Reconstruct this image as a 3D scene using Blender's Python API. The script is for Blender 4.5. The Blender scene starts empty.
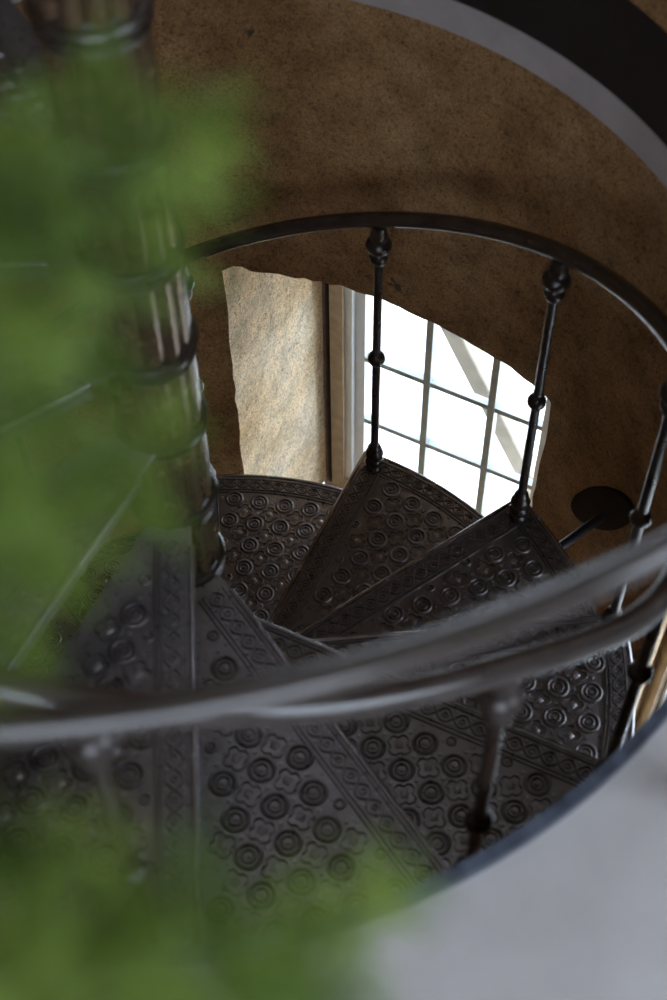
import bpy, bmesh, math, random
from mathutils import Vector, Matrix
PI = math.pi
R_ = math.radians
rnd = random.Random(7)
S = bpy.context.scene
COL = S.collection

# ------------------------------------------------------------------ camera
cam_d = bpy.data.cameras.new('camera')
cam = bpy.data.objects.new('camera', cam_d)
COL.objects.link(cam)
S.camera = cam
cam_loc = Vector((0.24418, -1.51329, 2.25660))
yaw, pitch, roll = 0.020485, 0.989206, -0.016165
fwd = Vector((math.sin(yaw)*math.cos(pitch), math.cos(yaw)*math.cos(pitch), -math.sin(pitch)))
right = Vector((math.cos(yaw), -math.sin(yaw), 0))
up = right.cross(fwd)
rt = right*math.cos(roll) + up*math.sin(roll)
upv = -right*math.sin(roll) + up*math.cos(roll)
m = Matrix(((rt.x, upv.x, -fwd.x), (rt.y, upv.y, -fwd.y), (rt.z, upv.z, -fwd.z))).to_4x4()
m.translation = cam_loc
cam.matrix_world = m
cam_d.sensor_fit = 'VERTICAL'
cam_d.sensor_height = 36
cam_d.sensor_width = 24
cam_d.lens = 56.97
cam_d.clip_start = 0.02
cam_d.dof.use_dof = True
cam_d.dof.focus_distance = 4.0
cam_d.dof.aperture_fstop = 3.2

# ------------------------------------------------------------------ world, light, exposure
w = bpy.data.worlds.new('overcast_sky'); S.world = w; w.use_nodes = True
bg = w.node_tree.nodes['Background']
bg.inputs['Color'].default_value = (0.70, 0.83, 1.0, 1)
bg.inputs['Strength'].default_value = 8.0
S.view_settings.view_transform = 'Standard'
S.view_settings.look = 'None'
S.view_settings.gamma = 1
S.view_settings.use_curve_mapping = False
S.view_settings.exposure = 0.0

def portal(name, loc, normal, sx, sy):
    """daylight portal in a window opening; it only guides the sky's own light"""
    d = bpy.data.lights.new(name, 'AREA'); d.shape = 'RECTANGLE'; d.size = sx; d.size_y = sy
    d.cycles.is_portal = True
    o = bpy.data.objects.new(name, d); COL.objects.link(o)
    o.location = loc
    o.rotation_euler = Vector(normal).to_track_quat('-Z', 'Y').to_euler()
    return o

FLOOR_Z = 0.40
CEIL_Z = 3.3
LOW_Z = -2.55
WELL_R = 1.03
A1 = R_(61)                     # direction the first window faces
N1 = Vector((math.cos(A1), math.sin(A1), 0)); U1 = Vector((math.sin(A1), -math.cos(A1), 0))
A2 = R_(0)
N2 = Vector((math.cos(A2), math.sin(A2), 0)); U2 = Vector((math.sin(A2), -math.cos(A2), 0))

# ------------------------------------------------------------------ materials
def mat(name):
    mt = bpy.data.materials.new(name); mt.use_nodes = True
    nt = mt.node_tree; b = nt.nodes['Principled BSDF']
    return mt, nt, b
def noise(nt, scale, detail=6, rough=.6, vec=None):
    n = nt.nodes.new('ShaderNodeTexNoise'); n.inputs['Scale'].default_value = scale
    n.inputs['Detail'].default_value = detail; n.inputs['Roughness'].default_value = rough
    if vec: nt.links.new(vec, n.inputs['Vector'])
    return n
def ramp(nt, src, stops):
    r = nt.nodes.new('ShaderNodeValToRGB'); e = r.color_ramp.elements
    while len(e) < len(stops): e.new(.5)
    for el, (p, c) in zip(e, stops):
        el.position = p; el.color = (*c, 1) if len(c) == 3 else c
    nt.links.new(src, r.inputs['Fac']); return r
def mix(nt, fac, a, b, mode='MIX'):
    n = nt.nodes.new('ShaderNodeMix'); n.data_type = 'RGBA'; n.blend_type = mode
    if isinstance(fac, (int, float)): n.inputs[0].default_value = fac
    else: nt.links.new(fac, n.inputs[0])
    for v, s in ((a, n.inputs[6]), (b, n.inputs[7])):
        if isinstance(v, tuple): s.default_value = (*v, 1)
        else: nt.links.new(v, s)
    return n.outputs[2]
def bump(nt, b, hs, strength, dist, prev=None):
    bp = nt.nodes.new('ShaderNodeBump'); bp.inputs['Strength'].default_value = strength
    bp.inputs['Distance'].default_value = dist
    nt.links.new(hs, bp.inputs['Height'])
    if prev: nt.links.new(prev, bp.inputs['Normal'])
    nt.links.new(bp.outputs[0], b.inputs['Normal']); return bp.outputs[0]
def coords(nt):
    t = nt.nodes.new('ShaderNodeTexCoord'); return t.outputs['Object']

def plaster(name, lo, mid, hi, pit=(.10, .07, .045)):
    mt, nt, b = mat(name); v = coords(nt)
    big = noise(nt, 2.3, 5, .6, v); med = noise(nt, 11, 8, .65, v); fine = noise(nt, 95, 4, .7, v)
    c1 = ramp(nt, big.outputs[0], [(.3, lo), (.5, mid), (.72, hi)]).outputs[0]
    c2 = ramp(nt, med.outputs[0], [(.35, (.62, .6, .57)), (.55, (1, 1, 1)), (.7, (1.2, 1.17, 1.12))]).outputs[0]
    c = mix(nt, .8, c1, c2, 'MULTIPLY')
    f = ramp(nt, fine.outputs[0], [(.36, (.45, .42, .38)), (.47, (1, 1, 1)), (.65, (1.12, 1.1, 1.08))]).outputs[0]
    c = mix(nt, .75, c, f, 'MULTIPLY')
    grain = noise(nt, 260, 3, .6, v)
    gr_ = ramp(nt, grain.outputs[0], [(.36, (.50, .46, .42)), (.5, (1, 1, 1)), (.64, (1.35, 1.3, 1.22))]).outputs[0]
    c = mix(nt, .8, c, gr_, 'MULTIPLY')
    pits = noise(nt, 17, 3, .5, v)
    pm = ramp(nt, pits.outputs[0], [(.72, (0, 0, 0)), (.76, (1, 1, 1))]).outputs[0]
    c = mix(nt, pm, c, pit)
    nt.links.new(c, b.inputs['Base Color']); b.inputs['Roughness'].default_value = .92
    b.inputs['Specular IOR Level'].default_value = .2
    p = bump(nt, b, med.outputs[0], .55, .018)
    p = bump(nt, b, fine.outputs[0], .5, .004, p)
    bump(nt, b, pits.outputs[0], .4, .006, p)
    return mt
M_WALL = plaster('old_ochre_plaster', (.24, .120, .048), (.35, .190, .083), (.47, .29, .145))
M_JAMB = plaster('pale_flaking_plaster', (.76, .51, .27), (.88, .69, .45), (.93, .82, .66), (.3, .2, .1))

def simple(name, c, rough, metal=0, spec=.5, var=.15, nscale=30, bstr=.1, bd=.002):
    mt, nt, b = mat(name); v = coords(nt); n = noise(nt, nscale, 6, .6, v)
    lo = tuple(x*(1-var) for x in c); hi = tuple(min(1, x*(1+var)) for x in c)
    cc = ramp(nt, n.outputs[0], [(.3, lo), (.7, hi)]).outputs[0]
    nt.links.new(cc, b.inputs['Base Color'])
    rr = ramp(nt, n.outputs[0], [(.3, (rough*.8,)*3), (.7, (min(1, rough*1.2),)*3)]).outputs[0]
    nt.links.new(rr, b.inputs['Roughness'])
    b.inputs['Metallic'].default_value = metal; b.inputs['Specular IOR Level'].default_value = spec
    if bstr: bump(nt, b, n.outputs[0], bstr, bd)
    return mt
M_IRON = simple('black_brown_cast_iron', (.034, .022, .017), .30, .2, .6, .15, 30, .06, .001)
M_TREAD = simple('worn_dark_cast_iron', (.080, .062, .058), .31, .6, .6, .4, 60, .7, .003)
def wear(mt, c, amt):
    """raised edges of the casting are rubbed lighter"""
    nt = mt.node_tree; b = nt.nodes['Principled BSDF']; g = nt.nodes.new('ShaderNodeNewGeometry')
    src = b.inputs['Base Color'].links[0].from_socket
    m_ = ramp(nt, g.outputs['Pointiness'], [(.52, (0, 0, 0)), (.62, (amt,)*3)]).outputs[0]
    nt.links.new(mix(nt, m_, src, c), b.inputs['Base Color'])
wear(M_TREAD, (.42, .38, .38), .8)
M_COLUMN = simple('polished_brown_painted_iron', (.17, .10, .06), .25, .6, .7, .3, 30, .1, .001)
M_NOSE = simple('rubbed_iron_edge', (.34, .31, .32), .24, .8, .6, .2, 25, .15, .001)
M_RAIL = simple('dark_smooth_iron', (.050, .036, .030), .20, .25, .9, .25, 20, .05, .001)
M_FLOOR = simple('pale_grey_painted_floor', (.50, .45, .435), .55, 0, .4, .10, 6, .1, .003)
M_LIP = simple('blue_grey_steel_edge', (.075, .085, .115), .38, .3, .6, .5, 30, .2, .002)
M_BAND = simple('grey_white_painted_plaster', (.41, .345, .33), .7, 0, .3, .12, 14, .25, .004)
M_PATCH = simple('matt_dark_brown_patch', (.035, .022, .014), .95, 0, .08, .35, 30, .3, .003)
M_BLACK = simple('black_painted_board', (.018, .014, .013), .5, 0, .4, .3, 14, .2, .003)
M_UPPER = simple('off_white_room_paint', (.30, .27, .235), .85, 0, .2, .08, 5, .1, .003)
M_WOODF = simple('weathered_beige_window_wood', (.40, .30, .20), .6, 0, .3, .2, 25, .2, .002)
M_WHITEF = simple('white_window_paint', (.78, .78, .78), .5, 0, .4, .05, 25, .1, .001)
M_BAR = simple('grey_iron_glazing_bar', (.42, .45, .45), .5, .1, .5, .2, 25, .1, .001)
M_REBATE_SHADE = simple('rebate_shadow_tone', (.022, .012, .007), 1, 0, 0, .3, 25, .1, .001)  # near-black colour paints in the shadow of the window rebate
M_BEAM = simple('pale_tan_timber', (.40, .33, .25), .7, 0, .3, .15, 20, .2, .003)
M_GROUND = simple('pale_gravel', (.74, .73, .71), .9, 0, .2, .1, 3, .2, .01)
M_LOWF = simple('dark_stone_floor', (.10, .08, .06), .7, 0, .3, .3, 6, .2, .01)
M_POT = simple('terracotta', (.42, .17, .09), .8, 0, .3, .15, 12, .2, .003)
M_SOIL = simple('potting_soil', (.03, .02, .013), .95, 0, .2, .4, 60, .6, .01)
M_STEM = simple('brown_green_stem', (.10, .11, .04), .7, 0, .3, .3, 40, .2, .001)
def leafmat():
    mt, nt, b = mat('soft_green_needles'); v = coords(nt); n = noise(nt, 14, 3, .5, v)
    c = ramp(nt, n.outputs[0], [(.3, (.08, .135, .018)), (.5, (.19, .28, .038)), (.7, (.36, .45, .085))]).outputs[0]
    nt.links.new(c, b.inputs['Base Color']); b.inputs['Roughness'].default_value = .55
    tr = nt.nodes.new('ShaderNodeBsdfTranslucent'); nt.links.new(c, tr.inputs['Color'])
    ms = nt.nodes.new('ShaderNodeMixShader'); ms.inputs[0].default_value = .4
    nt.links.new(b.outputs[0], ms.inputs[1]); nt.links.new(tr.outputs[0], ms.inputs[2])
    nt.links.new(ms.outputs[0], nt.nodes['Material Output'].inputs['Surface'])
    return mt
M_LEAF = leafmat()
def glassmat():
    mt, nt, b = mat('thin_window_glass')
    tr = nt.nodes.new('ShaderNodeBsdfTransparent'); tr.inputs[0].default_value = (.97, .98, .98, 1)
    gl = nt.nodes.new('ShaderNodeBsdfGlossy'); gl.inputs['Roughness'].default_value = .02
    ms = nt.nodes.new('ShaderNodeMixShader'); ms.inputs[0].default_value = .05
    nt.links.new(tr.outputs[0], ms.inputs[1]); nt.links.new(gl.outputs[0], ms.inputs[2])
    nt.links.new(ms.outputs[0], nt.nodes['Material Output'].inputs['Surface'])
    return mt
M_GLASS = glassmat()

# ------------------------------------------------------------------ mesh helpers
def obj(name, bm, mt, parent=None, smooth=True, loc=None, rotz=0):
    if mt is not M_LEAF and not name.startswith('wall_'): bmesh.ops.recalc_face_normals(bm, faces=bm.faces)
    me = bpy.data.meshes.new(name); bm.normal_update(); bm.to_mesh(me); bm.free()
    o = bpy.data.objects.new(name, me); COL.objects.link(o)
    if mt: me.materials.append(mt)
    if smooth:
        for p in me.polygons: p.use_smooth = True
        try: me.set_sharp_from_angle(angle=R_(62 if name == 'tread' else 38))
        except Exception: pass
    if parent: o.parent = parent
    if loc: o.location = loc
    o.rotation_euler.z = rotz
    return o
def empty(name, loc, label, cat, group=None):
    o = bpy.data.objects.new(name, None); COL.objects.link(o); o.location = loc
    o.empty_display_size = .1
    o['label'] = label; o['category'] = cat
    if group: o['group'] = group
    return o
def struct(name, bm, mt, smooth=False, label=None):
    o = obj(name, bm, mt, None, smooth); o['kind'] = 'structure'
    if label: o['label'] = label
    return o
def add_box(bm, a, b, M=None):
    xs = (a[0], b[0]); ys = (a[1], b[1]); zs = (a[2], b[2])
    v = [bm.verts.new((M @ Vector((x, y, z))) if M else (x, y, z)) for x in xs for y in ys for z in zs]
    for f in ((0, 1, 3, 2), (4, 6, 7, 5), (0, 4, 5, 1), (2, 3, 7, 6), (0, 2, 6, 4), (1, 5, 7, 3)):
        bm.faces.new([v[i] for i in f])
    return v
def add_lathe(bm, prof, seg=24, M=None):
    rings = []
    for r, z in prof:
        ring = [Vector((max(r, 1e-4)*math.cos(2*PI*i/seg), max(r, 1e-4)*math.sin(2*PI*i/seg), z)) for i in range(seg)]
        rings.append([bm.verts.new(M @ q if M else q) for q in ring])
    for a, b in zip(rings, rings[1:]):
        for i in range(seg): bm.faces.new((a[i], a[(i+1) % seg], b[(i+1) % seg], b[i]))
    bm.faces.new(list(reversed(rings[0]))); bm.faces.new(rings[-1])
def add_tube(bm, pts, r, seg=12, cap=True, closed=False):
    pts = [Vector(p) for p in pts]; n = len(pts); rings = []
    ref = Vector((0, 0, 1)); 
    for i, p in enumerate(pts):
        if closed: t = pts[(i+1) % n]-pts[(i-1) % n]
        else: t = pts[min(i+1, n-1)]-pts[max(i-1, 0)]
        t.normalize()
        rf = ref if abs(t.dot(ref)) < .95 else Vector((1, 0, 0))
        a = t.cross(rf).normalized(); b = a.cross(t).normalized()
        rr = r[i] if isinstance(r, (list, tuple)) else r
        rings.append([bm.verts.new(p+a*rr*math.cos(2*PI*k/seg)+b*rr*math.sin(2*PI*k/seg)) for k in range(seg)])
    m_ = n if closed else n-1
    for i in range(m_):
        A, B = rings[i], rings[(i+1) % n]
        for k in range(seg): bm.faces.new((A[k], A[(k+1) % seg], B[(k+1) % seg], B[k]))
    if cap and not closed:
        bm.faces.new(list(reversed(rings[0]))); bm.faces.new(rings[-1])
def pol(r, a, z): return Vector((r*math.cos(a), r*math.sin(a), z))
def arc_solid(bm, r0, r1, z0, z1, a0, a1, n=96):
    """curved bar with a rectangular section r0..r1, z0..z1 from angle a0 to a1"""
    full = abs(a1-a0-2*PI) < 1e-6
    rings = []
    for i in range(n + (0 if full else 1)):
        a = a0+(a1-a0)*i/n
        rings.append([bm.verts.new(pol(r, a, z)) for r, z in ((r0, z0), (r1, z0), (r1, z1), (r0, z1))])
    N = len(rings)
    for i in range(n):
        A, B = rings[i], rings[(i+1) % N]
        for k in range(4): bm.faces.new((A[k], B[k], B[(k+1) % 4], A[(k+1) % 4]))
    if not full:
        bm.faces.new(rings[0]); bm.faces.new(list(reversed(rings[-1])))

# ------------------------------------------------------------------ stairwell wall (round, with two window openings)
def hsh(a, b, c=0):
    return (math.sin(a*12.9898+b*78.233+c*37.7)*43758.5453) % 1.0
WIN1 = (R_(39.7), R_(87.7), -2.12)            # right edge, left edge, sill
WIN2 = (R_(-26), R_(10.5), -2.0)
def top1(a):                                  # head of the first opening falls slightly to the right
    t = min(1, max(0, (a-WIN1[0])/(WIN1[1]-WIN1[0])))
    z = -.674+.070*min(1, t/.75)**.9
    z += .002*math.sin(t*23)+.007*(hsh(round(t*36), 1)-.5)
    if t > .93: z += .022*math.sin((t-.93)/.07*PI)
    return z
def top2(a): return -.30
def build_well():
    bm = bmesh.new()
    st = R_(1.2); NA = 300
    ang = [2*PI*i/NA for i in range(NA)]
    for e in (WIN1[0], WIN1[1], WIN2[0] % (2*PI), WIN2[1]):
        j = min(range(NA), key=lambda i: abs(ang[i]-e)); ang[j] = e
    def inside(a, wn):
        a = (a+PI) % (2*PI)-PI
        return wn[0]-1e-4 <= a <= wn[1]+1e-4
    def zs(a):
        # every column has the same number of rows; row limits follow the openings
        aa = (a+PI) % (2*PI)-PI
        if inside(a, WIN1) : s, t = WIN1[2], top1(aa)
        elif inside(a, WIN2): s, t = WIN2[2], top2(aa)
        else:
            s, t = -2.06, None
            # blend between neighbours so the grid stays even
            d1 = min(abs(aa-WIN1[0]), abs(aa-WIN1[1])); d2 = min(abs(aa-WIN2[0]), abs(aa-WIN2[1]))
            w1 = max(0, 1-d1/R_(20)); w2 = max(0, 1-d2/R_(20))
            e1 = top1(WIN1[0]) if abs(aa-WIN1[0]) < abs(aa-WIN1[1]) else top1(WIN1[1])
            tot = w1+w2
            t = (-.5*(1-min(1, tot)) + (w1*e1+w2*-.3)/max(tot, 1) )
            s = -2.06*(1-min(1, tot)) + (w1*WIN1[2]+w2*WIN2[2])/max(tot, 1)
        rows = [LOW_Z+(s-LOW_Z)*i/6 for i in range(6)] + [s+(t-s)*i/30 for i in range(30)] + [t+(FLOOR_Z-.012-t)*i/16 for i in range(17)]
        return rows
    cols = []
    for i, a in enumerate(ang):
        edge = any(abs(((a-e+PI) % (2*PI))-PI) < 1e-4 for e in (WIN1[0], WIN1[1], WIN2[0], WIN2[1]))
        rows = zs(a); c = []
        for k, z in enumerate(rows):
            r = WELL_R+.003*math.sin(a*7+z*5)+.002*math.sin(a*17-z*11)+.0025*(hsh(i, k)-.5)
            aj = a+(.006*(hsh(k, 3)-.5) if edge else 0)
            c.append(bm.verts.new(pol(r, aj, z)))
        cols.append(c)
    N = len(cols); holes = {}
    for i in range(N):
        a = ang[i]; b = ang[(i+1) % N]
        mid = a+(((b-a) + PI) % (2*PI)-PI)/2
        for k in range(len(cols[0])-1):
            if 6 <= k < 36 and (inside(mid, WIN1) or inside(mid, WIN2)): continue
            bm.faces.new((cols[i][k], cols[(i+1) % N][k], cols[(i+1) % N][k+1], cols[i][k+1]))
    # remember the outlines of the openings for the reveals
    out = {}
    for key, wn in (('w1', WIN1), ('w2', WIN2)):
        idx = [i for i in range(N) if inside(ang[i], wn)]
        idx.sort(key=lambda i: (ang[i]+PI) % (2*PI))
        L = cols[idx[-1]]; Rr = cols[idx[0]]
        out[key] = dict(left=[v.co.copy() for v in L[6:37]], right=[v.co.copy() for v in Rr[6:37]],
                        top=[cols[i][36].co.copy() for i in idx], bot=[cols[i][6].co.copy() for i in idx])
    for v in bm.verts: pass
    return bm, out
bmw, OPEN = build_well()
well = struct('wall_stairwell', bmw, M_WALL, True, 'curved ochre plaster wall of the round stairwell')

def strip(bm, A, B, n=10, amp=.006, seed=0):
    """surface lofted between two equal length point rows with a little unevenness"""
    rows = []
    for j in range(n+1):
        t = j/n
        row = []
        for i, (p, q) in enumerate(zip(A, B)):
            c = p.lerp(q, t)
            if 0 < j < n: c = c+Vector((hsh(i, j, seed)-.5, hsh(i, j, seed+1)-.5, hsh(i, j, seed+2)-.5))*amp
            row.append(bm.verts.new(c))
        rows.append(row)
    for a, b in zip(rows, rows[1:]):
        for i in range(len(a)-1): bm.faces.new((a[i], a[i+1], b[i+1], b[i]))
def reveal(key, n_, u_, D, ul, ur, zb, zt):
    o = OPEN[key]; bm = bmesh.new()
    P = lambda u, z: n_*D+u_*u+Vector((0, 0, z))
    k = len(o['left'])
    L = [P(ul, zb+(zt-zb)*i/(k-1)) for i in range(k)]; Rr = [P(ur, zb+(zt-zb)*i/(k-1)) for i in range(k)]
    strip(bm, o['left'], L, 14, .005, 1); strip(bm, Rr, o['right'], 14, .005, 4)
    k = len(o['top'])
    T = [P(ur+(ul-ur)*i/(k-1), zt) for i in range(k)]; B = [P(ur+(ul-ur)*i/(k-1), zb) for i in range(k)]
    strip(bm, o['top'], T, 12, .004, 7); strip(bm, B, o['bot'], 12, .004, 9)
    bmesh.ops.recalc_face_normals(bm, faces=bm.faces)
    return bm
# first window: deep reveal, iron glazing bars
W1D = 1.40
struct('wall_window_reveal', reveal('w1', N1, U1, W1D, -.455, .372, -2.12, -.80), M_JAMB, True, 'deep flaking pale plaster reveal of the barred window')
struct('wall_side_reveal', reveal('w2', N2, U2, 1.08, -.285, .50, -2.0, -.30), M_JAMB, True, 'shallow pale plaster reveal of the side window')

def window(name, n_, u_, D, ul, ur, zb, zt, casing, sash, vbars, hbars, label, gap=.0):
    """casing > sash frame > glazing bars and panes, facing along n_ at distance D"""
    M = Matrix(((u_.x, n_.x, 0, n_.x*D), (u_.y, n_.y, 0, n_.y*D), (0, 0, 1, 0), (0, 0, 0, 1)))
    root = bpy.data.objects.new(name, None); COL.objects.link(root); root['kind'] = 'structure'; root['label'] = label
    def frame(bm, a, b, c, d, wd, y0, y1):
        add_box(bm, (a, y0, c), (a+wd, y1, d), M); add_box(bm, (b-wd, y0, c), (b, y1, d), M)
        add_box(bm, (a+wd, y0, c), (b-wd, y1, c+wd), M); add_box(bm, (a+wd, y0, d-wd), (b-wd, y1, d), M)
    if gap:
        bm = bmesh.new(); frame(bm, ul-.03, ur+.03, zb-.03, zt+.03, gap+.03, .012, .06); obj('rebate_shade', bm, M_REBATE_SHADE, root, False)
    bm = bmesh.new(); frame(bm, ul+gap, ur-gap, zb+gap, zt-gap, casing, -.015, .06); obj('casing', bm, M_WOODF, root, False)
    g = gap+casing
    bm = bmesh.new(); frame(bm, ul+g, ur-g, zb+g, zt-g, sash*.42, .0, .055)
    frame(bm, ul+g+sash*.42, ur-g-sash*.42, zb+g+sash*.42, zt-g-sash*.42, sash*.58, .02, .055)
    obj('sash', bm, M_WHITEF, root, False)
    g += sash
    for x in vbars:
        bm = bmesh.new(); add_box(bm, (x-.0105, .018, zb+g-.004), (x+.0105, .05, zt-g+.004), M); obj('glazing_bar', bm, M_BAR, root, False)
    for z in hbars:
        bm = bmesh.new(); add_box(bm, (ul+g-.004, .022, z-.010), (ur-g+.004, .046, z+.010), M); obj('glazing_bar', bm, M_BAR, root, False)
    bm = bmesh.new(); add_box(bm, (ul+g-.004, .032, zb+g-.004), (ur-g+.004, .036, zt-g+.004), M); obj('glass', bm, M_GLASS, root, False)
    return root
window('window_1', N1, U1, W1D-.005, -.455, .372, -2.12, -.80, .042, .055, (-.122, .083), (-1.11, -1.42, -1.725, -2.03),
       'tall white framed stairwell window with grey iron glazing bars', .034)
window('window_2', N2, U2, 1.08, -.285, .50, -2.0, -.30, .058, .03, (.02, .22), (-.62, -.95, -1.28, -1.6),
       'side stairwell window at the right below the rail', .03)
portal('daylight_portal', N1*(W1D+.09)+U1*-.04+Vector((0, 0, -1.46)), -N1, .78, 1.3)
portal('daylight_portal', N2*1.17+U2*.11+Vector((0, 0, -1.15)), -N2, .76, 1.68)

# ------------------------------------------------------------------ floors, slab, upper walls
bm = bmesh.new(); arc_solid(bm, 0.001, WELL_R+.02, LOW_Z-.06, LOW_Z, 0, 2*PI, 96)
struct('floor_lower', bm, M_LOWF, False, 'dark stone floor at the bottom of the stairwell')

X0, X1, Y0, Y1 = -2.3, 2.3, -3.6, 0.0
def floor_mesh():
    """upper floor slab around the round hole: ring of quads out to the room's rectangle"""
    bm = bmesh.new(); n = 144; r0 = .932
    def edge(a):
        c, s = math.cos(a), math.sin(a); t = 1e9
        if c > 1e-9: t = min(t, X1/c)
        if c < -1e-9: t = min(t, X0/c)
        if s < -1e-9: t = min(t, Y0/s)
        if s >= -1e-9: t = min(t, max(1.35, 0))
        return t
    IN, OUT, INb, OUTb = [], [], [], []
    for i in range(n):
        a = 2*PI*i/n; r = edge(a)
        IN.append(bm.verts.new(pol(r0, a, FLOOR_Z-.008))); OUT.append(bm.verts.new(pol(r, a, FLOOR_Z-.008)))
        INb.append(bm.verts.new(pol(r0, a, FLOOR_Z-.075))); OUTb.append(bm.verts.new(pol(r, a, FLOOR_Z-.075)))
    for i in range(n):
        j = (i+1) % n
        bm.faces.new((IN[i], OUT[i], OUT[j], IN[j])); bm.faces.new((INb[j], OUTb[j], OUTb[i], INb[i]))
        bm.faces.new((INb[i], IN[i], IN[j], INb[j])); bm.faces.new((OUTb[j], OUT[j], OUT[i], OUTb[i]))
    return bm
struct('floor', floor_mesh(), M_FLOOR, False, 'pale grey painted upper floor around the stair opening')
bm = bmesh.new(); arc_solid(bm, .922, .95, FLOOR_Z-.076, FLOOR_Z-.006, R_(-14), R_(194), 120)
struct('trim_1', bm, M_BAND, True, 'pale painted curved band under the black skirting')
bm = bmesh.new(); arc_solid(bm, .925, .942, FLOOR_Z-.05, FLOOR_Z+.010, R_(-166), R_(-14), 110)
struct('trim_2', bm, M_LIP, True, 'blue grey steel edging of the stair opening')
bm = bmesh.new(); arc_solid(bm, .925, .99, FLOOR_Z-.006, FLOOR_Z+.180, R_(-14), R_(194), 120)
struct('baseboard_tower', bm, M_BLACK, True, 'black curved skirting above the pale band')
TW0, TW1, TWB, TWT = R_(50), R_(94), 1.95, 3.05      # opening of the unseen tower window, added for sheen on the treads
bm = bmesh.new()
for a0_, a1_, z0_, z1_, n_ in ((R_(-12), TW0, FLOOR_Z+.178, CEIL_Z, 40), (TW1, R_(192), FLOOR_Z+.178, CEIL_Z, 60), (TW0, TW1, FLOOR_Z+.178, TWB, 30), (TW0, TW1, TWT, CEIL_Z, 30)):
    arc_solid(bm, .932, 1.06, z0_, z1_, a0_, a1_, n_)
bmesh.ops.remove_doubles(bm, verts=bm.verts, dist=1e-5)
struct('wall_tower', bm, M_WALL, True, 'ochre plaster upper tower wall')
A5 = R_(72); N5 = Vector((math.cos(A5), math.sin(A5), 0)); U5 = Vector((math.sin(A5), -math.cos(A5), 0))
window('added_sheen_window', N5, U5, .985, -.37, .37, TWB-.01, TWT+.01, .03, .03, (0,), (2.5,), 'unseen window added high in the tower to give the treads sheen')
portal('daylight_portal', N5*1.07+Vector((0, 0, 2.5)), -N5, .68, 1.0)
T = .12
for nm, a, b in (('wall_left', (X0-T, Y0, FLOOR_Z-.1), (X0, Y1+.05, CEIL_Z)),):
    bm = bmesh.new(); add_box(bm, a, b); struct(nm, bm, M_UPPER)
bm = bmesh.new(); add_box(bm, (X0, -.1, FLOOR_Z), (-.93, .05, CEIL_Z)); struct('wall_back_left', bm, M_UPPER)
bm = bmesh.new(); add_box(bm, (.93, -.1, FLOOR_Z), (X1, .05, CEIL_Z)); struct('wall_back_right', bm, M_UPPER)
# wall behind the camera and right wall, each with a window opening
def holed(axis, c0, c1, a0, a1, z0, z1, ha, hb, hz0, hz1):
    bm = bmesh.new()
    def bx(s0, s1, t0, t1):
        if axis == 'y': add_box(bm, (s0, c0, t0), (s1, c1, t1))
        else: add_box(bm, (c0, s0, t0), (c1, s1, t1))
    bx(a0, ha, z0, z1); bx(hb, a1, z0, z1); bx(ha, hb, z0, hz0); bx(ha, hb, hz1, z1)
    return bm
struct('wall_front', holed('y', Y0-T, Y0, X0-T, X1+T, FLOOR_Z-.1, CEIL_Z, -.9, 1.5, 1.1, 2.9), M_UPPER)
struct('wall_right', holed('x', X1, X1+T, Y0, Y1+.05, FLOOR_Z-.1, CEIL_Z, -2.6, -.9, 1.1, 2.9), M_UPPER)
bm = bmesh.new(); add_box(bm, (X0-T, Y0-T, CEIL_Z), (X1+T, 1.3, CEIL_Z+.1)); struct('ceiling', bm, M_UPPER)
def plain_window(name, axis, c, a, b, z0, z1, label):
    root = bpy.data.objects.new(name, None); COL.objects.link(root); root['kind'] = 'structure'; root['label'] = label
    def bx(bm, s0, s1, t0, t1, d0, d1):
        if axis == 'y': add_box(bm, (s0, c-d1, t0), (s1, c-d0, t1))
        else: add_box(bm, (c+d0, s0, t0), (c+d1, s1, t1))
    bm = bmesh.new()
    bx(bm, a, a+.06, z0, z1, .03, .09); bx(bm, b-.06, b, z0, z1, .03, .09)
    bx(bm, a+.06, b-.06, z0, z0+.06, .03, .09); bx(bm, a+.06, b-.06, z1-.06, z1, .03, .09)
    bx(bm, (a+b)/2-.02, (a+b)/2+.02, z0+.06, z1-.06, .035, .085)
    bx(bm, a+.06, b-.06, (z0+z1)/2-.018, (z0+z1)/2+.018, .04, .08)
    obj('window_frame', bm, M_WHITEF, root, False)
    bm = bmesh.new(); bx(bm, a+.06, b-.06, z0+.06, z1-.06, .056, .06); obj('glass', bm, M_GLASS, root, False)
plain_window('window_3', 'y', Y0, -.9, 1.5, 1.1, 2.9, 'wide window of the upper room behind the viewer')
plain_window('window_4', 'x', X1, -2.6, -.9, 1.1, 2.9, 'window in the right wall of the upper room')
portal('daylight_portal', (.3, Y0-T-.02, 2.0), (0, 1, 0), 2.4, 1.8)
portal('daylight_portal', (X1+T+.02, -1.75, 2.0), (-1, 0, 0), 1.7, 1.8)
bm = bmesh.new(); add_box(bm, (-60, -60, -5.1), (60, 60, -5.0)); struct('ground', bm, M_GROUND, False, 'pale open ground outside')

# ------------------------------------------------------------------ the cast iron spiral staircase
H = .2076; DTH = .5274; TH3 = -.4792
DT = {0: -.0066, 1: -.0079, 2: .0119, 3: .0032, 4: .0075, 5: .0012, 6: -.0076, 7: -.0021}
DZ = {0: .0124, 1: -.0018, 2: .0, 3: .0062, 4: -.0162, 5: .0039, 6: .0027}
def th(k): return TH3+(k-3)*DTH+DT.get(k, 0)
def zz(k): return -(k-1)*H+DZ.get(k, 0)
RT = .8775; RB = .8406; OFF = .0295; RAILH = .8647; COLR = .0675
K0, K1 = -4, 10
stair = empty('spiral_staircase', (0, 0, LOW_Z), 'dark cast iron spiral staircase with ring patterned treads winding round a column', 'staircase')
def part(name, bm, mt, smooth=True, parent=None):
    o = obj(name, bm, mt, None, smooth)
    o.parent = parent or stair
    return o

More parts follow.
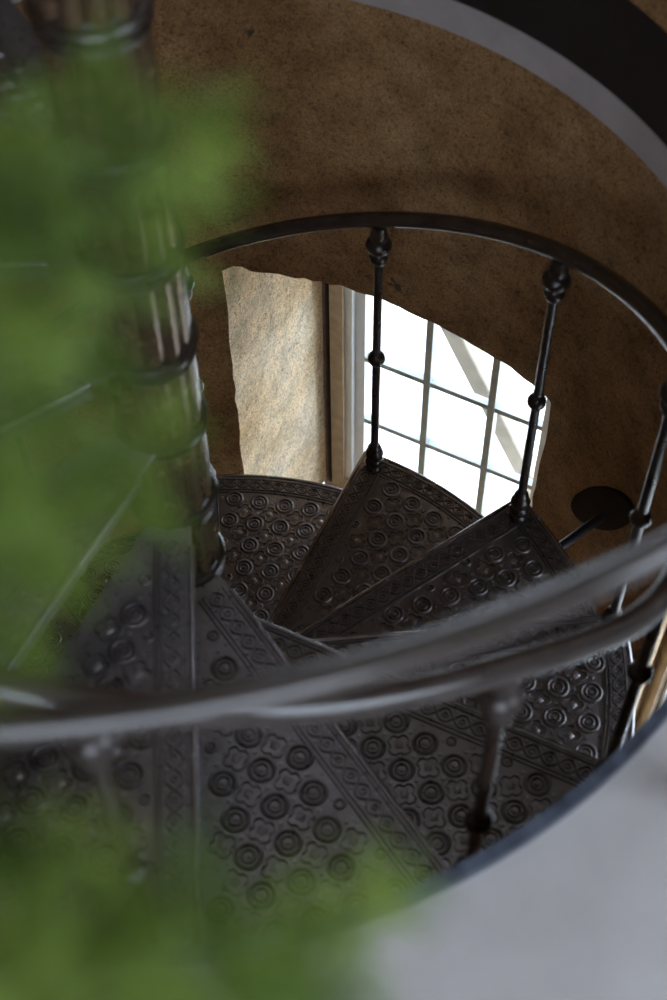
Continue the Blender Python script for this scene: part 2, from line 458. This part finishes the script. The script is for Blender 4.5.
def add_ring(bm, cx, cy, z, R, r, seg=20, s2=5, h=None):
    """half sunk raised ring"""
    rows = []; s2 = 5
    for i in range(seg):
        a = 2*PI*i/seg; row = []
        for j in range(s2):
            t = (1, .62, 0, -.62, -1)[j]
            rr = R+r*t; row.append(bm.verts.new((cx+rr*math.cos(a), cy+rr*math.sin(a), z+(h or r)*(0, .80, 1, .80, 0)[j])))
        rows.append(row)
    for i in range(seg):
        A, B = rows[i], rows[(i+1) % seg]
        for j in range(s2-1): bm.faces.new((A[j], B[j], B[j+1], A[j+1]))
def add_poly_plate(bm, pts, z, h, inset=.0015):
    """low raised plate with sloping sides"""
    c = Vector((sum(p[0] for p in pts)/len(pts), sum(p[1] for p in pts)/len(pts)))
    lo = [bm.verts.new((p[0], p[1], z)) for p in pts]; hi = []
    for p in pts:
        d = Vector(p)-c; l = d.length or 1e-6; d = d*(max(0, l-inset)/l)
        hi.append(bm.verts.new((c.x+d.x, c.y+d.y, z+h)))
    n = len(pts)
    for i in range(n): bm.faces.new((lo[i], lo[(i+1) % n], hi[(i+1) % n], hi[i]))
    bm.faces.new(hi)
def add_ridge(bm, pts, z, wd, h):
    """raised bead of triangular section along a 2-D polyline"""
    rows = []; n = len(pts)
    for i in range(n):
        a = Vector(pts[max(0, i-1)]); b = Vector(pts[min(n-1, i+1)]); t = (b-a)
        if t.length < 1e-7: t = Vector((1, 0))
        t.normalize(); nn = Vector((-t.y, t.x)); p = Vector(pts[i])
        rows.append([bm.verts.new((*(p+nn*wd/2), z)), bm.verts.new((*(p+nn*wd*.18), z+h)), bm.verts.new((*(p-nn*wd*.18), z+h)), bm.verts.new((*(p-nn*wd/2), z))])
    for A, B in zip(rows, rows[1:]):
        for j in range(3): bm.faces.new((A[j], B[j], B[j+1], A[j+1]))
SPAN = DTH
def tread_mesh():
    """tread in its own frame: nosing runs along +x at y=OFF, the plate lies clockwise of it"""
    bm = bmesh.new(); nb = bmesh.new()
    t = .012; over = .035
    a0 = math.asin(OFF/RT); a1 = -SPAN
    # back edge runs parallel to the next nosing, tucked under it
    c, s = math.cos(-SPAN), math.sin(-SPAN)
    def back(x, off): return (x*c-off*s, x*s+off*c)
    boff = OFF-over
    n = 22; arc = []
    xo = math.sqrt(RT**2-OFF**2); e = back(math.sqrt(RT**2-boff**2), boff); ae = math.atan2(e[1], e[0])
    for i in range(n+1):
        a = a0+(ae-a0)*i/n; arc.append((RT*math.cos(a), RT*math.sin(a)))
    inner = .055
    nose = [(inner+(xo-inner)*i/14, OFF) for i in range(14)]
    bk = [back(math.sqrt(RT**2-boff**2)+(inner-math.sqrt(RT**2-boff**2))*i/14, boff) for i in range(1, 15)]
    out = nose+arc+bk
    T_ = [bm.verts.new((x, y, 0)) for x, y in out]; B_ = [bm.verts.new((x, y, -t)) for x, y in out]
    m_ = len(out)
    bm.faces.new(list(reversed(T_))); bm.faces.new(B_)
    for i in range(m_): bm.faces.new((T_[i], T_[(i+1) % m_], B_[(i+1) % m_], B_[i]))
    # rounded lip along nosing and rim, with a short apron below
    lip = [(x, y, -.003) for x, y in nose[1:]]+[(x, y, -.003) for x, y in arc]
    add_tube(nb, lip, .0060, 10)
    rows = []
    for x, y, z in lip:
        rows.append([bm.verts.new((x, y, -.004)), bm.verts.new((x, y, -.034))])
    d = .005
    rows2 = []
    for i, (x, y, z) in enumerate(lip):
        if i < 13: q = (x, y-d)
        else: q = (x*(1-d/RT), y*(1-d/RT))
        rows2.append([bm.verts.new((*q, -.004)), bm.verts.new((*q, -.034))])
    for i in range(len(rows)-1):
        bm.faces.new((rows[i][0], rows[i][1], rows[i+1][1], rows[i+1][0]))
        bm.faces.new((rows2[i][1], rows2[i][0], rows2[i+1][0], rows2[i+1][1]))
        bm.faces.new((rows[i][1], rows2[i][1], rows2[i+1][1], rows[i+1][1]))
    # ---- borders
    Z = 0.0002; BW = .058; RW = .050
    def nosept(x, v): return (x, OFF-v)
    def rimpt(a, v): return ((RT-v)*math.cos(a), (RT-v)*math.sin(a))
    x_in, x_out = .10, xo-RW-.004
    for v in (.010, BW-.006, BW+.002):
        add_ridge(bm, [nosept(x_in+(x_out-x_in)*i/20, v) for i in range(21)], Z, .0046, .0042)
    aa0 = a0-(.012/RT); aa1 = ae+.05
    for v in (.012, RW-.006, RW+.002):
        add_ridge(bm, [rimpt(aa0+(aa1-aa0)*i/24, v) for i in range(25)], Z, .0046, .0042)
    # scrolls: two interlaced waves with little rings in the eyes
    def guilloche(fn, L, mid, amp, per):
        k = max(2, round(L/per)); 
        for ph in (0, PI):
            add_ridge(bm, [fn(L*i/(k*12), mid+amp*math.sin(ph+PI*i/12)) for i in range(k*12+1)], Z, .0050, .0042)
        for q in range(k):
            p = fn(L*(q+.5)/k, mid); add_ring(bm, p[0], p[1], Z, .0052, .0022, 10, 4)
            for sgn in (-1, 1):
                p = fn(L*q/k+1e-4, mid+sgn*amp*1.05); add_poly_plate(bm, [(p[0]+.0045*math.cos(PI/2*j+PI/4*0), p[1]+.0045*math.sin(PI/2*j)) for j in range(4)], Z, .0028)
    guilloche(lambda s_, v: nosept(x_in+s_, v), x_out-x_in, (.010+BW-.006)/2, .0135, .034)
    guilloche(lambda s_, v: rimpt(a0-.02-s_/RT, v), (a0-.02-ae-.06)*RT, (.012+RW-.006)/2, .0105, .034)
    # ---- field of rings on a square lattice along the bisector
    mid = -SPAN/2; cu, su = math.cos(mid), math.sin(mid)
    sp = .068
    def inside(x, y, mrg):
        if y > OFF-BW-.006-mrg: return False
        r = math.hypot(x, y)
        if r > RT-RW-.006-mrg or r < .105+mrg*.5: return False
        # distance from next nosing line
        xb, yb = x*c+y*s, -x*s+y*c
        return yb > OFF+.0+mrg*.55
    for i in range(0, 15):
        for j in range(-6, 7):
            X = RT-RW-.036-i*sp; Y = (j+.5*(0))*sp
            x, y = X*cu-Y*su, X*su+Y*cu
            if inside(x, y, .014):
                add_ring(bm, x, y, Z, .0205, .0042, 24, 5, .0048)
                add_ring(bm, x, y, Z, .0112, .0028, 18, 5, .0038)
                add_poly_plate(bm, [(x+.0058*math.cos(2*PI*q/10), y+.0058*math.sin(2*PI*q/10)) for q in range(10)], Z, .0030)
            elif inside(x, y, .001):
                add_ring(bm, x, y, Z, .0088, .0028, 16, 5, .0038)
                add_poly_plate(bm, [(x+.0036*math.cos(2*PI*q/8), y+.0036*math.sin(2*PI*q/8)) for q in range(8)], Z, .0026)
            # concave star plate between four rings
            x2, y2 = (X-sp/2)*cu-(Y+sp/2)*su, (X-sp/2)*su+(Y+sp/2)*cu
            if inside(x2, y2, .012):
                pts = []
                for q in range(16):
                    a = 2*PI*q/16+mid
                    rr = .0225 if q % 4 == 0 else (.0150 if q % 4 == 2 else .0212)
                    pts.append((x2+rr*math.cos(a), y2+rr*math.sin(a)))
                add_ridge(bm, pts+pts[:2], Z, .0042, .0044)
                add_poly_plate(bm, [(x2+.010*math.cos(PI/2*q+mid), y2+.010*math.sin(PI/2*q+mid)) for q in range(4)], Z, .0018)
            elif inside(x2, y2, .001):
                add_ring(bm, x2, y2, Z, .0080, .0026, 14, 5, .0036)
            for dx, dy in ((sp/2, 0), (0, sp/2)):
                x3, y3 = (X+dx)*cu-(Y+dy)*su, (X+dx)*su+(Y+dy)*cu
                if inside(x3, y3, .004):
                    add_poly_plate(bm, [(x3+.0052*math.cos(PI/2*q+mid), y3+.0052*math.sin(PI/2*q+mid)) for q in range(4)], Z, .0026)
    bmesh.ops.recalc_face_normals(bm, faces=bm.faces)
    return bm, nb
def collar_mesh():
    bm = bmesh.new()
    add_lathe(bm, [(.060, -.034), (.070, -.034), (.073, -.028), (.070, -.022), (.070, -.010), (.0745, -.006), (.078, 0), (.0745, .007), (.068, .010), (.066, .016), (.060, .018)], 32)
    return bm
def baluster_prof():
    b = [(.0200, 0), (.0220, .005), (.0215, .012), (.0165, .018), (.0205, .025), (.0235, .035), (.0205, .046), (.0150, .051), (.0205, .058), (.0230, .068), (.0195, .079), (.0140, .084), (.0175, .089), (.0150, .098), (.0100, .103)]
    return b
def baluster_parts(hh, kf):
    """lower turned foot, rod, ball knob, turned top"""
    bm = bmesh.new(); add_lathe(bm, [(.0100, .07), (.0100, hh-.06)], 14)
    add_lathe(bm, baluster_prof(), 18)
    b2 = bmesh.new(); c = hh*kf
    add_lathe(b2, [(.0102, c-.024), (.0125, c-.021)]+[(.0208*math.sin(PI*(i+2)/12), c-.0200*math.cos(PI*(i+2)/12)) for i in range(0, 9)]+[(.0125, c+.021), (.0102, c+.024)], 18)
    b3 = bmesh.new(); z = hh-.090
    add_lathe(b3, [(.0100, z), (.0150, z+.005), (.0200, z+.014), (.0210, z+.022), (.0170, z+.031), (.0140, z+.035), (.0190, z+.040),
                   (.0260, z+.048), (.0290, z+.057), (.0260, z+.066), (.0175, z+.073), (.0180, z+.080), (.0200, z+.088), (.0170, z+.096), (.0150, z+.114)], 22)
    return bm, b2, b3

# centre column: reeded shaft
def column_mesh(z0, z1):
    bm = bmesh.new(); seg = 144; rows = []
    for z in (z0, z1):
        row = []
        for i in range(seg):
            a = 2*PI*i/seg; ph = (i % 12)/12.0
            r = COLR-.0075+.0085*abs(math.sin(PI*ph))**.6
            row.append(bm.verts.new(pol(r, a, z)))
        rows.append(row)
    for i in range(seg): bm.faces.new((rows[0][i], rows[0][(i+1) % seg], rows[1][(i+1) % seg], rows[1][i]))
    bm.faces.new(list(reversed(rows[0]))); bm.faces.new(rows[1])
    return bm
def fix(o, loc, rz):
    o.location = Vector(loc)-Vector((0, 0, LOW_Z)); o.rotation_euler = (0, 0, rz)
o = part('column', column_mesh(LOW_Z, CEIL_Z), M_COLUMN); fix(o, (0, 0, 0), 0)
o['label'] = 'brown reeded centre column'
tb_, nb_ = tread_mesh()
tr0 = part('tread', tb_, M_TREAD); no0 = part('nosing', nb_, M_NOSE, True, tr0); no0['label'] = 'rubbed shiny tread edge'
co0 = part('collar', collar_mesh(), M_IRON)
bb, bk, bt = baluster_parts(RAILH-.008, .519)
ba0 = part('baluster', bb, M_IRON); kn0 = part('knob', bk, M_IRON, True, ba0); fi0 = part('finial', bt, M_IRON, True, ba0)
for k in range(K0, K1+1):
    first = k == K0
    a, z = th(k), zz(k)
    t_ = tr0 if first else tr0.copy(); c_ = co0 if first else co0.copy()
    b_ = ba0 if first else ba0.copy()
    if not first:
        for q in (t_, c_, b_): COL.objects.link(q)
        for src in (kn0, fi0):
            q = src.copy(); COL.objects.link(q); q.parent = b_
        q = no0.copy(); COL.objects.link(q); q.parent = t_
    fix(t_, (0, 0, z), a); fix(c_, (0, 0, z), a)
    q = a+math.asin(OFF/RB)-.04/RB
    fix(b_, pol(RB, q, z), q)
# handrail: a helix through the baluster tops
bm = bmesh.new(); pts = []
ks = [K0+(K1-K0)*i/420 for i in range(421)]
def interp(tab, k):
    f = math.floor(k); t = k-f; return tab.get(f, 0)*(1-t)+tab.get(f+1, 0)*t
for k in ks:
    a = TH3+(k-3)*DTH+interp(DT, k)+math.asin(OFF/RB)-.04/RB
    g = math.exp(-((k-2.6)/.42)**2)              # the old rail bows out and sags a little there
    pts.append(pol(RB+.024*g, a, -(k-1)*H+interp(DZ, k)*.5+RAILH+.036-.030*g))
add_tube(bm, pts, .0170, 16)
for e, e2 in ((0, 1), (-1, -2)):
    p = pts[e]; r_ = bmesh.ops.create_uvsphere(bm, u_segments=14, v_segments=8, radius=.022)
    bmesh.ops.translate(bm, verts=r_['verts'], vec=p)
o = part('handrail', bm, M_RAIL); fix(o, (0, 0, 0), 0)
# tie rod from the tread rim to the plaster wall
bm = bmesh.new()
ta = R_(26.5); p0 = pol(.865, R_(25.0), -.853); p1 = pol(WELL_R-.004, ta, -.835)
add_tube(bm, [p0, p1], .0115, 12)
o = part('wall_tie', bm, M_BLACK); fix(o, (0, 0, 0), 0)
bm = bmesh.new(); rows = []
for rr, dr in ((1, .010), (1, -.012), (.93, -.015), (.5, -.015), (.04, -.015)):      # thin oval sheet bent to the wall, added as a dark mark
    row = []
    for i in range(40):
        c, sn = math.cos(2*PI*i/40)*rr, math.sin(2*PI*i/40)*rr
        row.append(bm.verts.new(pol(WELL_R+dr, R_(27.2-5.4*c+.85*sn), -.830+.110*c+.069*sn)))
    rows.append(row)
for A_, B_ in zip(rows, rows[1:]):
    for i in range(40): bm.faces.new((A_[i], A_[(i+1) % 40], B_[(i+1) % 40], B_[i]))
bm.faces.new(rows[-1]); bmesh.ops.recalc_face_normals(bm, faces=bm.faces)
q_ = obj('wall_dark_patch', bm, M_PATCH, o); 

# ------------------------------------------------------------------ guard railing round the opening
gr = empty('guard_railing', (0, 0, FLOOR_Z), 'curved dark smooth guard rail ring crossing close in front of the stair', 'railing')
GR = 1.048; GZ = 1.285
bm = bmesh.new()
add_tube(bm, [pol(GR, R_(-128+118*i/140), GZ-FLOOR_Z) for i in range(141)], .0135, 18)
obj('rail', bm, M_RAIL, gr)
hh = GZ-FLOOR_Z+.008-.030
bb, bk, bt = baluster_parts(hh, .519)
g0 = obj('baluster', bb, M_IRON, gr); gk = obj('knob', bk, M_IRON, g0); gf = obj('finial', bt, M_IRON, g0)
for i, a in enumerate((-127, -112, -46, -30, -12)):
    b_ = g0 if i == 0 else g0.copy()
    if i:
        COL.objects.link(b_)
        for s_ in (gk, gf):
            q = s_.copy(); COL.objects.link(q); q.parent = b_
    b_.location = pol(GR, R_(a), -.008)

# ------------------------------------------------------------------ timber outside the window
bm = bmesh.new()
c0 = N1*1.62+U1*-.45+Vector((0, 0, -.772)); c1 = N1*1.62+U1*1.715+Vector((0, 0, -4.99))
tdir = (c1-c0).normalized(); side = tdir.cross(N1).normalized(); Mx = Matrix.Identity(4)
for i in range(3): Mx[i][0], Mx[i][1], Mx[i][2], Mx[i][3] = tdir[i], N1[i], side[i], c0[i]
L = (c1-c0).length
add_box(bm, (0, -.02, -.031), (L, .04, .031), Mx)
bmesh.ops.recalc_face_normals(bm, faces=bm.faces)
bmesh.ops.bevel(bm, geom=bm.edges[:], offset=.004, segments=1, affect='EDGES')
o = obj('timber_brace', bm, M_BEAM, None, False)
o['label'] = 'pale tan timber leaning diagonally outside the barred window'; o['category'] = 'beam'

# ------------------------------------------------------------------ plant close to the viewer
PX, PY = -.46, -1.34
plant = empty('potted_conifer', (PX, PY, FLOOR_Z-.008), 'bushy green needled potted plant reaching in from the left, close to the viewer', 'plant')
bm = bmesh.new()
add_lathe(bm, [(.11, 0), (.115, .004), (.155, .27), (.168, .272), (.170, .31), (.158, .312), (.150, .30), (.148, .29)], 36)
obj('pot', bm, M_POT, plant)
bm = bmesh.new(); add_lathe(bm, [(.147, .288), (.14, .297), (.07, .303)], 30); obj('soil', bm, M_SOIL, plant)
O = Vector((PX, PY, FLOOR_Z-.008))
bm = bmesh.new()
trunk = [Vector((0, 0, .28)), Vector((.01, .01, .6)), Vector((-.012, .0, .95)), Vector((.01, .015, 1.3)), Vector((0, .02, 1.62))]
add_tube(bm, trunk, [.019, .016, .014, .011, .005], 10)
obj('trunk', bm, M_STEM, plant)
SHOOTS = [
((0.206, -1.047, 1.821), (0.149, -1.055, 1.815)),
((0.166, -1.048, 1.844), (0.106, -1.077, 1.823)),
((0.147, -1.099, 1.858), (0.104, -1.13, 1.837)),
((0.174, -1.083, 1.821), (0.112, -1.106, 1.804)),
((0.158, -1.141, 1.842), (0.105, -1.166, 1.825)),
((0.178, -1.068, 1.758), (0.115, -1.097, 1.738)),
((0.162, -1.136, 1.785), (0.103, -1.16, 1.769)),
((0.15, -1.197, 1.841), (0.101, -1.214, 1.829)),
((0.178, -1.112, 1.706), (0.117, -1.135, 1.69)),
((0.155, -1.171, 1.762), (0.093, -1.197, 1.744)),
((0.169, -1.151, 1.704), (0.112, -1.167, 1.693)),
((0.141, -1.23, 1.795), (0.094, -1.251, 1.781)),
((0.126, -1.23, 1.723), (0.077, -1.241, 1.715)),
((0.128, -1.283, 1.664), (0.073, -1.278, 1.667)),
((0.163, -1.327, 1.708), (0.106, -1.337, 1.7)),
((0.197, -1.316, 1.715), (0.148, -1.347, 1.694)),
((0.233, -1.323, 1.688), (0.181, -1.358, 1.664)),
((0.264, -1.301, 1.654), (0.212, -1.332, 1.633)),
((0.149, -1.359, 1.758), (0.101, -1.363, 1.755)),
((0.187, -1.365, 1.755), (0.139, -1.383, 1.743)),
((0.221, -1.36, 1.735), (0.17, -1.384, 1.718)),
((0.25, -1.352, 1.704), (0.211, -1.373, 1.69)),
((0.151, -1.284, 1.664), (0.092, -1.298, 1.654)),
((0.132, -1.108, 1.827), (0.087, -1.128, 1.814)),
((0.144, -1.071, 1.804), (0.1, -1.089, 1.792)),
((0.199, -1.023, 1.764), (0.151, -1.039, 1.753)),
((0.146, -1.19, 1.869), (0.108, -1.202, 1.861)),
((0.145, -1.232, 1.841), (0.106, -1.239, 1.837)),
((0.215, -1.345, 1.700), (0.125, -1.362, 1.712)),
((0.175, -1.350, 1.722), (0.095, -1.360, 1.730)),
((0.240, -1.340, 1.690), (0.165, -1.362, 1.700)),
((0.155, -1.335, 1.700), (0.085, -1.345, 1.712)),
]
def needles(bm, a, b, n, ln, wd, r_):
    ax = (b-a); L_ = ax.length; ax.normalize()
    for i in range(n):
        t = r_.random()**.8; p = a+ax*L_*t
        d = Vector((r_.gauss(0, 1), r_.gauss(0, 1), r_.gauss(0, 1))); d -= ax*d.dot(ax)*.9; d.normalize()
        d = (d+ax*r_.uniform(.2, .9)).normalized(); l = ln*r_.uniform(.6, 1.1)
        sd = d.cross(Vector((r_.gauss(0, 1), r_.gauss(0, 1), r_.gauss(0, 1)))).normalized()*wd/2
        m_ = p+d*l*.5+Vector((0, 0, -.001)); e = p+d*l+Vector((0, 0, -.004))
        v = [bm.verts.new(p-sd*.6), bm.verts.new(p+sd*.6), bm.verts.new(m_+sd), bm.verts.new(m_-sd), bm.verts.new(e)]
        bm.faces.new((v[0], v[1], v[2], v[3])); bm.faces.new((v[3], v[2], v[4]))
stems = bmesh.new(); leaf = bmesh.new()
for tip, base in SHOOTS:
    tip = Vector(tip)-O; base = Vector(base)-O
    zt = max(.75, min(1.6, base.z-.12))
    st = Vector((0, .01, zt)); m1 = st.lerp(base, .5)+Vector((0, 0, .03))
    add_tube(stems, [st, m1, base, base.lerp(tip, .5), tip], [.0032, .0026, .0021, .0017, .0011], 6)
    needles(leaf, st.lerp(m1, .3), m1, 70, .034, .0017, rnd)
    needles(leaf, base, tip+(tip-base)*.15, 115, .036, .0017, rnd)
    needles(leaf, m1, base, 60, .034, .0017, rnd)
for i in range(26):                            # shoots on the side away from the stair
    a = rnd.uniform(PI*.55, PI*1.9); z = rnd.uniform(.65, 1.62); l = rnd.uniform(.2, .42)*(1.9-z)
    st = Vector((0, .01, z)); e = Vector((l*math.cos(a), l*math.sin(a), z+rnd.uniform(.0, .12)))
    if e.x > .3: continue
    add_tube(stems, [st, st.lerp(e, .5), e], [.004, .003, .0015], 6)
    needles(leaf, st.lerp(e, .25), e, 190, .036, .0017, rnd)
obj('stems', stems, M_STEM, plant)
obj('foliage', leaf, M_LEAF, plant, False)['kind'] = 'stuff'
